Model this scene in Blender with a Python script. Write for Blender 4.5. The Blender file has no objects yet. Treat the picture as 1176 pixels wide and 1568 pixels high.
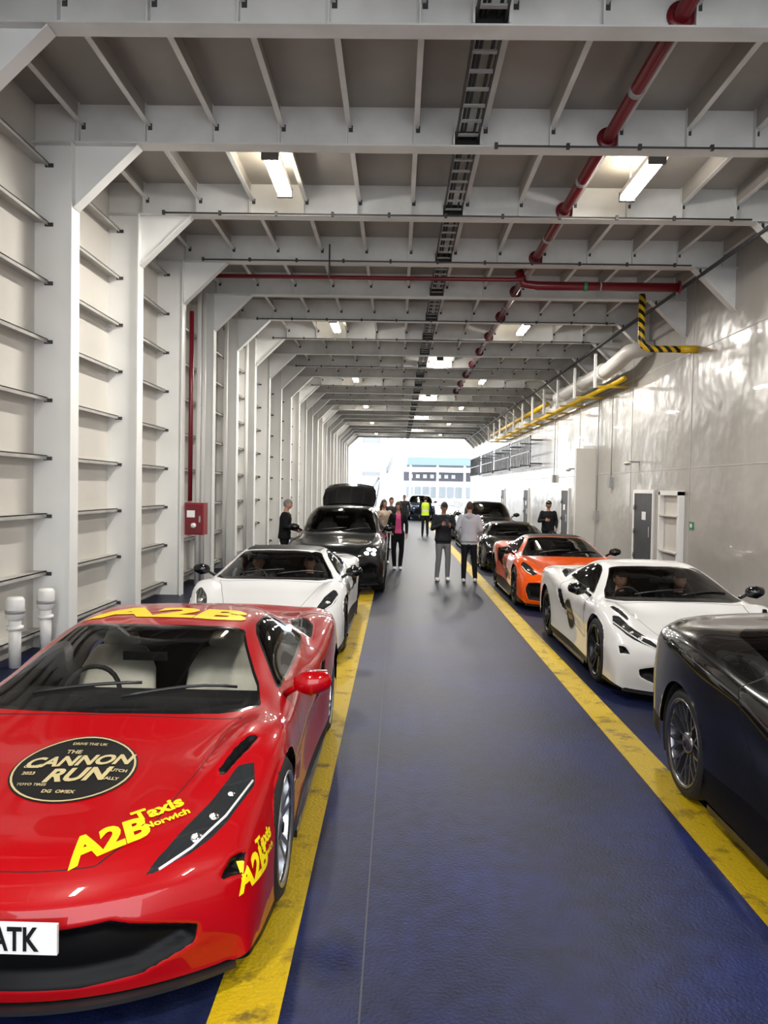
import bpy, bmesh, math, random
import numpy as np
from mathutils import Vector, Matrix
from mathutils.bvhtree import BVHTree
random.seed(4)
S=bpy.context.scene
S.view_settings.view_transform='Standard'
S.view_settings.exposure=0.28
COL=S.collection
ZOOM=None

# ---------------------------------------------------------------- materials
def mat(name,col,rough=0.5,metal=0.0,coat=0.0,emit=None,es=0,var=0.0,vscale=3.0,bump=0.0,bscale=20.0,col2=None,spec=0.5,bdist=0.05):
    m=bpy.data.materials.new(name); m.use_nodes=True
    nt=m.node_tree; b=nt.nodes['Principled BSDF']
    b.inputs['Base Color'].default_value=(*col,1); b.inputs['Roughness'].default_value=rough
    b.inputs['Metallic'].default_value=metal; b.inputs['Coat Weight'].default_value=coat
    b.inputs['Coat Roughness'].default_value=0.03; b.inputs['Specular IOR Level'].default_value=spec
    if emit: b.inputs['Emission Color'].default_value=(*emit,1); b.inputs['Emission Strength'].default_value=es
    tc=nt.nodes.new('ShaderNodeTexCoord')
    if var>0 or col2:
        n=nt.nodes.new('ShaderNodeTexNoise'); n.inputs['Scale'].default_value=vscale; n.inputs['Detail'].default_value=6
        nt.links.new(tc.outputs['Object'],n.inputs['Vector'])
        r=nt.nodes.new('ShaderNodeValToRGB'); r.color_ramp.elements[0].position=0.35; r.color_ramp.elements[1].position=0.65
        c2=col2 if col2 else tuple(max(0,c*(1-var)) for c in col)
        r.color_ramp.elements[0].color=(*c2,1); r.color_ramp.elements[1].color=(*col,1)
        nt.links.new(n.outputs['Fac'],r.inputs['Fac']); nt.links.new(r.outputs['Color'],b.inputs['Base Color'])
    if bump>0:
        n=nt.nodes.new('ShaderNodeTexNoise'); n.inputs['Scale'].default_value=bscale; n.inputs['Detail'].default_value=3
        nt.links.new(tc.outputs['Object'],n.inputs['Vector'])
        bp=nt.nodes.new('ShaderNodeBump'); bp.inputs['Strength'].default_value=bump; bp.inputs['Distance'].default_value=bdist
        nt.links.new(n.outputs['Fac'],bp.inputs['Height']); nt.links.new(bp.outputs['Normal'],b.inputs['Normal'])
    return m

M={}
M['wallp']=mat('ship_white_paint',(0.86,0.86,0.84),0.38,var=0.08,vscale=0.9,bump=0.05,bscale=2.0)
M['plate']=mat('wall_plating_paint',(0.68,0.65,0.60),0.42,var=0.12,vscale=0.7,bump=0.05,bscale=2.0)
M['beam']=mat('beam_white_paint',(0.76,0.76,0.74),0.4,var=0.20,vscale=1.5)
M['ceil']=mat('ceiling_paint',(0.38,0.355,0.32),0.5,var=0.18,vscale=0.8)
M['string']=mat('stringer_grey',(0.50,0.49,0.46),0.45,var=0.2,vscale=3)
M['wallr']=mat('glossy_wall_paint',(0.45,0.43,0.40),0.22,coat=0.15,var=0.12,vscale=0.6,bump=0.6,bscale=0.7,bdist=0.12)
M['redpipe']=mat('red_pipe_paint',(0.15,0.006,0.013),0.35,coat=0.1)
M['redbox']=mat('red_cabinet_paint',(0.27,0.010,0.016),0.35)
M['black']=mat('black_plastic',(0.012,0.012,0.013),0.35)
M['rubber']=mat('tyre_rubber',(0.014,0.014,0.015),0.75,bump=0.1,bscale=60)
M['gloss']=mat('gloss_black',(0.005,0.005,0.006),0.1,spec=.6)
M['dark']=mat('dark_steel',(0.05,0.05,0.055),0.5,var=0.3)
M['grey']=mat('grey_steel',(0.35,0.35,0.35),0.4,var=0.2)
M['yellow']=mat('yellow_paint',(0.70,0.45,0.01),0.45,var=0.15,vscale=5)
M['chrome']=mat('chrome',(0.8,0.8,0.82),0.12,metal=1)
M['alloy']=mat('alloy_silver',(0.55,0.56,0.58),0.25,metal=0.9)
M['alloyd']=mat('alloy_dark',(0.02,0.02,0.022),0.25,metal=0.5)
M['alloyg']=mat('alloy_graphite',(0.22,0.22,0.235),0.25,metal=0.9)
M['cream']=mat('cream_leather',(0.80,0.77,0.68),0.5,var=0.1,vscale=8)
M['cloth']=mat('interior_black',(0.015,0.015,0.017),0.7)
M['white']=mat('white_plastic',(0.8,0.8,0.8),0.3)
M['decy']=mat('decal_yellow',(0.85,0.66,0.01),0.4,spec=.2)
M['decc']=mat('decal_cream',(0.50,0.42,0.22),0.4,spec=.2)
M['decb']=mat('decal_black',(0.010,0.010,0.010),0.4,spec=.2)
M['green']=mat('green_sign',(0.02,0.25,0.10),0.4)
M['lamp']=mat('lamp_tube',(1,1,1),0.3,emit=(1,0.96,0.9),es=45)
M['lampc']=mat('headlight_lit',(1,1,1),0.3,emit=(1,1,0.97),es=14)
M['caly']=mat('caliper_yellow',(0.8,0.6,0.02),0.35)
M['seam']=mat('weld_seam',(0.04,0.043,0.065),0.6)

def floor_mat():
    m=bpy.data.materials.new('blue_deck_paint'); m.use_nodes=True; nt=m.node_tree; b=nt.nodes['Principled BSDF']
    tc=nt.nodes.new('ShaderNodeTexCoord')
    n1=nt.nodes.new('ShaderNodeTexNoise'); n1.inputs['Scale'].default_value=0.7; n1.inputs['Detail'].default_value=5
    n2=nt.nodes.new('ShaderNodeTexNoise'); n2.inputs['Scale'].default_value=9; n2.inputs['Detail'].default_value=8
    nt.links.new(tc.outputs['Object'],n1.inputs['Vector']); nt.links.new(tc.outputs['Object'],n2.inputs['Vector'])
    r=nt.nodes.new('ShaderNodeValToRGB'); e=r.color_ramp.elements
    e[0].position=0.36; e[0].color=(0.008,0.011,0.032,1); e[1].position=0.62; e[1].color=(0.008,0.014,0.075,1)
    nt.links.new(n1.outputs['Fac'],r.inputs['Fac'])
    r2=nt.nodes.new('ShaderNodeValToRGB'); e=r2.color_ramp.elements
    e[0].position=0.3; e[0].color=(0.75,0.75,0.75,1); e[1].position=0.8; e[1].color=(1.6,1.6,1.5,1)
    nt.links.new(n2.outputs['Fac'],r2.inputs['Fac'])
    mx=nt.nodes.new('ShaderNodeMix'); mx.data_type='RGBA'; mx.blend_type='MULTIPLY'; mx.inputs[0].default_value=1
    nt.links.new(r.outputs['Color'],mx.inputs[6]); nt.links.new(r2.outputs['Color'],mx.inputs[7])
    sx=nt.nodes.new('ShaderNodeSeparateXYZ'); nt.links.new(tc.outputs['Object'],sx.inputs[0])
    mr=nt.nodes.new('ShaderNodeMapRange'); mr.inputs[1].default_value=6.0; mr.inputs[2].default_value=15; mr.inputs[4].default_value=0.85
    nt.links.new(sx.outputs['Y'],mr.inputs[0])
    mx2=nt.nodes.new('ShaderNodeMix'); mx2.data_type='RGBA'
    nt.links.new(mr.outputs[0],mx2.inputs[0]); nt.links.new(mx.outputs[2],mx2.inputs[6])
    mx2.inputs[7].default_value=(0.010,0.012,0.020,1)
    n4=nt.nodes.new('ShaderNodeTexNoise'); n4.inputs['Scale'].default_value=14; n4.inputs['Detail'].default_value=10; n4.inputs['Roughness'].default_value=.75
    nt.links.new(tc.outputs['Object'],n4.inputs['Vector'])
    r4=nt.nodes.new('ShaderNodeValToRGB'); e=r4.color_ramp.elements; e[0].position=.68; e[0].color=(0,0,0,1); e[1].position=.76; e[1].color=(.7,.7,.7,1)
    nt.links.new(n4.outputs['Fac'],r4.inputs['Fac'])
    mx3=nt.nodes.new('ShaderNodeMix'); mx3.data_type='RGBA'; nt.links.new(r4.outputs['Color'],mx3.inputs[0]); nt.links.new(mx2.outputs[2],mx3.inputs[6]); mx3.inputs[7].default_value=(.06,.065,.085,1)
    nt.links.new(mx3.outputs[2],b.inputs['Base Color'])
    b.inputs['Roughness'].default_value=0.42; b.inputs['Specular IOR Level'].default_value=0.13
    bp=nt.nodes.new('ShaderNodeBump'); bp.inputs['Strength'].default_value=0.3; bp.inputs['Distance'].default_value=0.01
    n3=nt.nodes.new('ShaderNodeTexNoise'); n3.inputs['Scale'].default_value=60
    nt.links.new(tc.outputs['Object'],n3.inputs['Vector']); nt.links.new(n3.outputs['Fac'],bp.inputs['Height']); nt.links.new(bp.outputs['Normal'],b.inputs['Normal'])
    return m
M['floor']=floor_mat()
def line_mat():
    m=mat('yellow_line_paint',(0.80,0.52,0.015),0.5,bump=0.2,bscale=50,spec=.25)
    nt=m.node_tree; b=nt.nodes['Principled BSDF']; tc=nt.nodes['Texture Coordinate']
    n=nt.nodes.new('ShaderNodeTexNoise'); n.inputs['Scale'].default_value=5; n.inputs['Detail'].default_value=10; n.inputs['Roughness'].default_value=0.7
    nt.links.new(tc.outputs['Object'],n.inputs['Vector'])
    r=nt.nodes.new('ShaderNodeValToRGB'); e=r.color_ramp.elements
    e[0].position=0.35; e[0].color=(0.16,0.11,0.015,1); e[1].position=0.47; e[1].color=(0.50,0.34,0.006,1)
    nt.links.new(n.outputs['Fac'],r.inputs['Fac']); nt.links.new(r.outputs['Color'],b.inputs['Base Color'])
    return m
M['line']=line_mat()
def stripe_mat():
    m=mat('black_yellow_stripe',(0.8,0.5,0.01),0.4); nt=m.node_tree; b=nt.nodes['Principled BSDF']; tc=nt.nodes['Texture Coordinate']
    sx=nt.nodes.new('ShaderNodeSeparateXYZ'); nt.links.new(tc.outputs['Object'],sx.inputs[0])
    ad=nt.nodes.new('ShaderNodeMath'); ad.operation='ADD'; nt.links.new(sx.outputs['X'],ad.inputs[0]); nt.links.new(sx.outputs['Z'],ad.inputs[1])
    ml=nt.nodes.new('ShaderNodeMath'); ml.operation='MULTIPLY'; ml.inputs[1].default_value=5.5; nt.links.new(ad.outputs[0],ml.inputs[0])
    fr=nt.nodes.new('ShaderNodeMath'); fr.operation='FRACT'; nt.links.new(ml.outputs[0],fr.inputs[0])
    gt=nt.nodes.new('ShaderNodeMath'); gt.operation='GREATER_THAN'; gt.inputs[1].default_value=0.5; nt.links.new(fr.outputs[0],gt.inputs[0])
    mx=nt.nodes.new('ShaderNodeMix'); mx.data_type='RGBA'; nt.links.new(gt.outputs[0],mx.inputs[0])
    mx.inputs[6].default_value=(0.8,0.5,0.01,1); mx.inputs[7].default_value=(0.01,0.01,0.01,1)
    nt.links.new(mx.outputs[2],b.inputs['Base Color']); return m
M['stripe']=stripe_mat()

# ---------------------------------------------------------------- mesh builder
class MB:
    def __init__(s): s.v=[];s.f=[];s.m=[];s.s=[];s.mats=[]
    def mi(s,m):
        if m not in s.mats: s.mats.append(m)
        return s.mats.index(m)
    def add(s,vs,fs,m,smooth=False):
        o=len(s.v); s.v+= [tuple(v) for v in vs]; k=s.mi(m)
        for f in fs: s.f.append(tuple(i+o for i in f)); s.m.append(k); s.s.append(smooth)
    def box(s,x0,x1,y0,y1,z0,z1,m,R=None,c=(0,0,0)):
        vs=[(x0,y0,z0),(x1,y0,z0),(x1,y1,z0),(x0,y1,z0),(x0,y0,z1),(x1,y0,z1),(x1,y1,z1),(x0,y1,z1)]
        if R is not None: vs=[tuple(R@Vector(v)+Vector(c)) for v in vs]
        s.add(vs,[(3,2,1,0),(4,5,6,7),(0,1,5,4),(1,2,6,5),(2,3,7,6),(3,0,4,7)],m)
    def tube(s,pts,rad,m,n=12,ref=None,rnd=False,smooth=True):
        P=[Vector(p) for p in pts]
        if not isinstance(rad,(list,)): rad=[rad]*len(P)
        rad=[(r,r) if not isinstance(r,tuple) else r for r in rad]
        if rnd:
            d0=(P[0]-P[1]).normalized(); d1=(P[-1]-P[-2]).normalized(); r0=rad[0]; r1=rad[-1]; a=[];ra=[];b=[];rb=[]
            for k in (80,55,30):
                t=math.radians(k); q=min(r0); a.append(P[0]+d0*q*math.sin(t)); ra.append((r0[0]*math.cos(t),r0[1]*math.cos(t)))
            for k in (30,55,80):
                t=math.radians(k); q=min(r1); b.append(P[-1]+d1*q*math.sin(t)); rb.append((r1[0]*math.cos(t),r1[1]*math.cos(t)))
            P=a+P+b; rad=ra+rad+rb
        N=len(P); T=[]
        for i in range(N):
            a=P[max(0,i-1)]; b=P[min(N-1,i+1)]; t=(b-a)
            T.append(t.normalized() if t.length>1e-9 else Vector((0,0,1)))
        r=Vector(ref) if ref else (Vector((1,0,0)) if abs(T[0].x)<0.8 else Vector((0,0,1)))
        vs=[]
        for i in range(N):
            n1=(r-T[i]*r.dot(T[i])).normalized(); n2=T[i].cross(n1)
            if not ref: r=n1
            for k in range(n):
                a=2*math.pi*k/n; vs.append(P[i]+n1*math.cos(a)*rad[i][0]+n2*math.sin(a)*rad[i][1])
        fs=[]
        for i in range(N-1):
            for k in range(n):
                k2=(k+1)%n; fs.append((i*n+k,i*n+k2,(i+1)*n+k2,(i+1)*n+k))
        fs.append(tuple(range(n-1,-1,-1))); fs.append(tuple((N-1)*n+k for k in range(n)))
        s.add(vs,fs,m,smooth)
    def ell(s,c,r,m,nu=16,nv=10,R=None,func=None):
        vs=[];fs=[]
        for j in range(nv+1):
            t=math.pi*j/nv
            for i in range(nu):
                a=2*math.pi*i/nu; p=Vector((math.sin(t)*math.cos(a),math.sin(t)*math.sin(a),math.cos(t)))
                if func: p=func(p)
                p=Vector((p.x*r[0],p.y*r[1],p.z*r[2]))
                if R is not None: p=R@p
                vs.append(p+Vector(c))
        for j in range(nv):
            for i in range(nu):
                i2=(i+1)%nu; fs.append((j*nu+i,(j+1)*nu+i,(j+1)*nu+i2,j*nu+i2))
        s.add(vs,fs,m,True)
    def prism(s,poly,ax,a0,a1,m):
        def mk(p,a):
            l=[p[0],p[1]]; l.insert(ax,a); return tuple(l)
        n=len(poly); vs=[mk(p,a0) for p in poly]+[mk(p,a1) for p in poly]
        fs=[tuple(range(n)),tuple(range(2*n-1,n-1,-1))]+[(i,i+n,(i+1)%n+n,(i+1)%n) for i in range(n)]
        s.add(vs,fs,m)
    def lathe(s,prof,m,n=40,c=(0,0,0),ax=0):
        vs=[];fs=[];N=len(prof)
        for x,r in prof:
            for k in range(n):
                a=2*math.pi*k/n; p,q=r*math.cos(a),r*math.sin(a)
                l=(x,p,q) if ax==0 else ((q,x,p) if ax==1 else (p,q,x))
                vs.append((c[0]+l[0],c[1]+l[1],c[2]+l[2]))
        for i in range(N-1):
            for k in range(n):
                k2=(k+1)%n; fs.append((i*n+k,i*n+k2,(i+1)*n+k2,(i+1)*n+k))
        s.add(vs,fs,m,True)
    def mesh(s,name):
        me=bpy.data.meshes.new(name); me.from_pydata(s.v,[],s.f)
        for m in s.mats: me.materials.append(m)
        me.polygons.foreach_set('material_index',s.m); me.polygons.foreach_set('use_smooth',s.s)
        me.update(); return me
    def build(s,name,parent=None,fix=True):
        me=s.mesh(name)
        if fix:
            bm=bmesh.new(); bm.from_mesh(me); bmesh.ops.recalc_face_normals(bm,faces=bm.faces); bm.to_mesh(me); bm.free()
        o=bpy.data.objects.new(name,me); COL.objects.link(o)
        if parent: o.parent=parent
        return o
def empty(name,loc=(0,0,0),rz=0):
    e=bpy.data.objects.new(name,None); COL.objects.link(e); e.location=loc; e.rotation_euler=(0,0,rz); e.empty_display_size=0.2; return e

# ---------------------------------------------------------------- camera
H=2.05; F=1210.0
d=Vector((21,36,-F)).normalized(); rr=0.0185
up=Vector((math.sin(rr),math.cos(rr),0)); up=(up-d*up.dot(d)).normalized(); xw=d.cross(up)
C=Matrix((xw,d,up))
cam=bpy.data.cameras.new('camera'); co=bpy.data.objects.new('camera',cam); COL.objects.link(co)
cam.sensor_fit='HORIZONTAL'; cam.sensor_width=36; cam.lens=36*F/1200
co.matrix_world=Matrix.Translation((0,0,H))@C.to_4x4(); S.camera=co; cam.clip_end=600

# ---------------------------------------------------------------- world
w=bpy.data.worlds.new('overcast_sky'); S.world=w; w.use_nodes=True
bg=w.node_tree.nodes['Background']; bg.inputs[0].default_value=(0.92,0.96,1.0,1); bg.inputs[1].default_value=3.8

# ---------------------------------------------------------------- ship deck
XL=-4.0; XP=-4.5; XR=6.1; ZB=6.18; ZC=6.66; Y0=-8; YE=65.0; YR=-4.0
BY=[7.1+2.42*i for i in range(-4,24)]
def B(i): return 7.1+2.42*i
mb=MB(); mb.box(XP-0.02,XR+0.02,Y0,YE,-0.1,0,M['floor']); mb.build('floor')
mb=MB()
mb.box(-0.69,-0.42,Y0,YE,0.0,0.004,M['line']); mb.box(1.80,2.05,Y0,YE,0.0,0.004,M['line'])
mb.build('painted_lane_lines')
mb=MB(); mb.box(-0.114,-0.106,Y0,YE,0.0,0.002,M['seam']); mb.build('deck_weld_seam')
mb=MB(); mb.box(XP-0.1,XP,Y0,YE,0,ZC,M['plate']); mb.build('wall_left')
mb=MB(); mb.box(XR,XR+0.1,Y0,YE,0,ZC,M['wallr']); mb.build('wall_right')
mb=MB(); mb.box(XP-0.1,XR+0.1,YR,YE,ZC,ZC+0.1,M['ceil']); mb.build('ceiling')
mb=MB()
for y in BY:
    mb.box(XP,XL-.015,y-0.012,y+0.012,0,ZC,M['wallp'])
    mb.box(XL-0.015,XL,y-0.12,y+0.12,0,ZB-.02,M['wallp'])
    mb.prism([(XL,ZB-0.76),(XL,ZB-.02),(XL+0.78,ZB-.02)],1,y-0.012,y+0.012,M['wallp'])
    a=math.atan2(0.76,0.78); L=math.hypot(0.76,0.78)
    R=Matrix.Rotation(-a,3,'Y'); mb.box(0,L,-0.09,0.09,-0.012,0.0,M['wallp'],R,(XL,y,ZB-0.78))
for k in range(9):
    z=0.24+0.714*k
    mb.box(XP,XP+0.17,Y0,YE,z-0.006,z+0.006,M['string']); mb.box(XP+0.16,XP+0.17,Y0,YE,z-0.045,z+0.006,M['string'])
for y in BY:
    for k in range(9):
        z=0.24+0.714*k
        mb.box(XP+0.13,XP+0.23,y-0.03,y-0.013,z-0.055,z-0.01,M['dark'])
mb.build('wall_frames_left')
mb=MB()
lx=[XP+0.55+0.815*i for i in range(13)]
for y in BY:
    mb.box(XP,XR,y-0.01,y+0.01,ZB,ZC,M['beam']); mb.box(XP,XR,y-0.11,y+0.11,ZB-0.018,ZB,M['beam'])
    for x in lx:
        mb.box(x-0.008,x+0.008,y-0.09,y-0.01,ZB,ZC,M['beam'])
        mb.box(x+0.02,x+0.07,y-0.014,y-0.0105,ZC-0.3,ZC-0.22,M['dark'])  # thin dark plate stands in for the shade inside a notch
    mb.prism([(XR,ZB-0.76),(XR,ZB-.02),(XR-0.78,ZB-.02)],1,y-0.012,y+0.012,M['beam'])
    a=math.atan2(0.76,0.78); L=math.hypot(0.76,0.78)
    R=Matrix.Rotation(-(math.pi-a),3,'Y'); mb.box(0,L,-0.09,0.09,0,0.012,M['beam'],R,(XR,y,ZB-0.78))
mb.build('ceiling_beams')
mb=MB()
for x in lx:
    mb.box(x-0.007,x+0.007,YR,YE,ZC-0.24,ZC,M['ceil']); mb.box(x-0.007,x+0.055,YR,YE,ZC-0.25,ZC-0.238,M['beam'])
mb.build('ceiling_stiffeners')
mb=MB(); xt=0.76; zt=ZB+0.07
for sx in (-0.13,0.13): mb.box(xt+sx-0.01,xt+sx+0.01,YR,YE,zt,zt+0.07,M['dark'])
y=YR
while y<YE-0.1:
    mb.box(xt-0.13,xt+0.13,y,y+0.05,zt,zt+0.02,M['grey']); y+=0.35
for q in (-0.08,-0.04,0.07): mb.tube([(xt+q,YR,zt+0.04),(xt+q,YE,zt+0.04)],0.017,M['black'],6)
for y in BY:
    mb.box(xt-0.17,xt+0.17,y-0.016,y-0.011,ZB+0.01,ZB+0.2,M['black'])  # black sheet painted on as the dark of the beam cutout
    for q in (-0.17,0.15): mb.box(xt+q,xt+q+0.02,y-0.13,y-0.017,ZB,ZB+0.22,M['beam'])
mb.build('cable_tray')
mb=MB(); xp=2.45; zp=ZB+0.13
mb.tube([(xp,YR,zp),(xp,34,zp)],0.072,M['redpipe'],16)
for y in BY:
    if y<34:
        mb.lathe([(0,0.075),(0,0.13),(0.02,0.13),(0.02,0.075)],M['redpipe'],20,(xp,y-.04,zp),1)
        mb.tube([(xp,y-1.2,zp),(xp,y-1.12,zp)],0.085,M['grey'],14)
yt=14.95; zt2=ZB-0.10
mb.tube([(XL+0.05,yt,zt2),(2.1,yt,zt2),(2.3,yt,zt2+0.02),(2.35,yt,zt2+0.08)],0.04,M['redpipe'],10)
mb.tube([(2.25,yt+0.1,ZB+0.1),(2.35,yt+0.1,zt2-0.05),(2.6,yt+0.1,zt2-0.08),(5.35,yt+0.1,zt2-0.08)],0.085,M['redpipe'],14)
mb.lathe([(0,0.085),(0,0.13),(0.03,0.13),(0.03,0.085)],M['redpipe'],20,(5.3,yt+0.1,zt2-0.08))
mb.tube([(3.5,yt+0.1,zt2-0.08),(3.56,yt+0.1,zt2-0.08)],0.095,M['green'],14)
mb.tube([(3.8,yt+0.1,zt2-0.08),(3.83,yt+0.1,zt2-0.08)],0.1,M['grey'],14)
mb.tube([(XL+0.06,14.66,ZB-0.85),(XL+0.06,14.66,1.75)],0.042,M['redpipe'],10)
mb.build('red_fire_pipe')
mb=MB()
for (i,dy,x0) in ((1,.16,1.1),(2,.2,XL+.4),(3,.25,XL+.4),(5,.2,XL+.5),(6,.2,XL+.5),(8,.2,XL+.5),(10,.2,XL+.5)):
    y=B(i)-dy; z=ZB-0.03
    mb.tube([(x0,y,z),(XR-0.9,y,z)],0.013,M['dark'],6)
    x=x0
    while x<XR-0.9:
        mb.box(x-0.02,x+0.02,y-0.02,y+0.02,z-0.03,z+0.035,M['dark']); x+=0.85
mb.tube([(-1.3,B(3)-0.3,ZB-0.35),(-1.3,B(3)-0.3,ZB+0.25)],0.015,M['dark'],6)
mb.build('ceiling_conduits')
mb=MB()
mb.tube([(5.45,YR,ZB-0.14),(5.45,60,ZB-0.14)],0.035,M['dark'],8)
mb.tube([(5.2,17,ZB-0.3),(5.2,60,ZB-0.3)],0.03,M['dark'],8)
for y in BY: mb.box(5.43,5.47,y-0.02,y+0.02,ZB-0.12,ZB-.02,M['dark'])
mb.build('black_overhead_conduit')
mb=MB()
for y in (15.9,16.3,18.4,20.9): mb.tube([(XL-.12,y,0),(XL-.12,y,ZB-.1)],.05,M['wallp'],12)
mb.build('white_drain_pipes')
mb=MB()
mb.tube([(6.1,18.9,5.55),(5.85,18.95,5.55),(5.62,19.2,5.5),(5.55,19.7,5.4),(5.5,20.4,5.3),(5.5,27,5.3)],0.19,M['plate'],20)
for y in (21,23.5,26): mb.lathe([(0,0.19),(0,0.23),(0.05,0.23),(0.05,0.19)],M['wallp'],20,(5.5,y,5.3),1)
mb.build('white_vent_duct')
mb=MB()
mb.tube([(5.75,20,4.98),(5.75,46,4.98)],0.07,M['yellow'],12)
mb.tube([(5.5,29,5.3),(5.5,46,5.3)],0.09,M['yellow'],12)
for y in np.arange(20.9,46,2.42):
    mb.box(5.3,6.1,y-0.04,y+0.04,4.85,4.91,M['yellow']); mb.box(5.2,5.26,y-0.04,y+0.04,4.85,5.75,M['wallp'])
mb.build('yellow_pipe_rack')
mb=MB()
mb.tube([(4.95,16.1,ZB-0.05),(4.95,16.1,5.2),(5.0,16.1,5.08),(5.12,16.1,5.02),(5.75,16.1,5.02)],0.07,M['stripe'],14)
mb.tube([(5.75,16.1,5.02),(6.1,16.1,5.02)],0.08,M['yellow'],14)
mb.build('striped_pipe')
mb=MB()
def rack(y0,y1,z0,z1,x):
    for z in (z0,(z0+z1)/2,z1): mb.box(x-0.03,x+0.03,y0,y1,z-0.03,z+0.03,M['black'])
    y=y0
    while y<=y1:
        mb.box(x-0.02,x+0.02,y-0.02,y+0.02,z0,z1,M['black']); y+=0.45
    for yy in (y0,(y0+y1)/2,y1): mb.box(x,6.1,yy-0.03,yy+0.03,z0+0.1,z0+0.16,M['black']); mb.box(x,6.1,yy-0.03,yy+0.03,z1-0.2,z1-0.14,M['black'])
rack(33,38.5,3.1,4.4,5.6); rack(39,45,3.1,4.4,5.6); rack(46,52,3.1,4.4,5.6); rack(53,60,3.1,4.4,5.6)
mb.build('stowed_guard_railing')
def rdoor(name,y0,y1,z1,m,frame=M['wallp']):
    mb=MB()
    mb.box(XR-0.05,XR,y0-0.09,y0,0.12,z1+0.09,frame); mb.box(XR-0.05,XR,y1,y1+0.09,0.12,z1+0.09,frame)
    mb.box(XR-0.05,XR,y0,y1,z1,z1+0.09,frame); mb.box(XR-0.05,XR,y0,y1,0.1,0.2,frame)
    mb.box(XR-0.03,XR-0.005,y0,y1,0.2,z1,m)
    mb.box(XR-0.09,XR-0.03,y0+0.12,y0+0.16,1.0,1.25,M['chrome'])
    for z in (0.5,1.1,1.7): mb.tube([(XR-0.06,y1-0.05,z-0.06),(XR-0.06,y1-0.05,z+0.06)],0.02,M['grey'],8)
    mb.box(XR-0.035,XR-0.03,y0+0.5,y0+0.8,1.4,1.6,M['white'])
    mb.build(name)
rdoor('door_1',18.5,19.9,2.05,M['dark'])
rdoor('door_3',27.6,28.7,2.1,M['dark']); rdoor('door_4',36,37.2,2.1,M['dark']); rdoor('door_5',44,45.2,2.1,M['dark'])
mb=MB()
mb.box(XR-0.12,XR,16.55,16.65,0.15,2.1,M['wallp']); mb.box(XR-0.12,XR,17.75,17.85,0.15,2.1,M['wallp'])
mb.box(XR-0.12,XR,16.55,17.85,2.02,2.12,M['wallp'])
for z in (0.2,0.75,1.55): mb.box(XR-0.12,XR,16.6,17.8,z,z+0.03,M['plate'])
mb.box(XR-0.01,XR-0.004,16.6,17.8,0.2,2.05,M['plate'])  # open locker: shade inside is put into the darker back and shelves
mb.build('open_locker')
mb=MB(); mb.box(XR-0.35,XR,24.21,24.5,0,3.5,M['wallp']); mb.box(XR-0.6,XR,24.0,24.2,0,3.4,M['plate']); mb.build('wall_pillar')
mb=MB()
for y in (12.5,16.3,20.4,26.2): mb.box(XR-0.008,XR,y-0.012,y+0.012,0,ZC,M['string'])
for z in (2.6,5.0): mb.box(XR-0.007,XR,Y0,YE,z-0.01,z+0.01,M['string'])
mb.build('trim_1')
def small(name,x0,x1,y0,y1,z0,z1,m,m2=None):
    mb=MB(); mb.box(x0,x1,y0,y1,z0,z1,m)
    if m2: mb.box(x0-0.004,x0,y0+0.05,y1-0.05,z0+0.04,z1-0.04,m2)
    return mb.build(name)
small('exit_sign',XR-0.02,XR,16.0,16.2,1.32,1.48,M['green'],M['white'])
small('exit_sign',XR-0.02,XR,24.9,25.1,1.3,1.48,M['green'],M['white'])
for y in (19.7,26.5):
    mb=MB(); mb.box(XR-0.3,XR,y-0.04,y+0.04,2.82,2.86,M['grey']); mb.ell((XR-0.3,y,2.80),(0.09,0.16,0.05),M['plate']); mb.build('wall_lamp')
for y,z in ((22,2.2),(23.5,1.2),(30,2.4)):
    mb=MB(); mb.box(XR-0.12,XR,y,y+0.2,z,z+0.3,M['grey']); mb.tube([(XR-0.05,y+0.1,z+0.3),(XR-0.05,y+0.1,4.8)],0.015,M['grey'],6); mb.build('junction_box')
mb=MB()
mb.box(-3.98,-3.62,14.45,14.75,1.12,1.72,M['redbox']); mb.box(-3.96,-3.65,14.42,14.45,1.15,1.69,M['redpipe'])
mb.box(-3.93,-3.78,14.41,14.42,1.45,1.58,M['white']); mb.box(-3.70,-3.67,14.39,14.42,1.36,1.48,M['chrome'])
mb.tube([(-3.8,14.42,1.3),(-3.8,14.38,1.3)],.05,M['white'],14)
mb.build('fire_hose_cabinet')
for x,y in ((-4.2,8.45),(-4.2,9.2)):
    mb=MB()
    mb.tube([(x,y,0),(x,y,0.52)],0.065,M['wallp'],18); mb.lathe([(0,0.065),(0,0.09),(0.04,0.09),(0.04,0.065)],M['wallp'],20,(x,y,.42),2)
    mb.tube([(x,y,0.52),(x,y,0.55),(x,y,0.75),(x,y,0.78)],[0.065,0.10,0.10,0.08],M['wallp'],18)
    mb.tube([(x,y,0.6),(x,y,0.61),(x,y,0.63),(x,y,0.64)],[0.10,0.107,0.107,0.10],M['grey'],18)
    mb.build('tank_vent_pipe')
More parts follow.
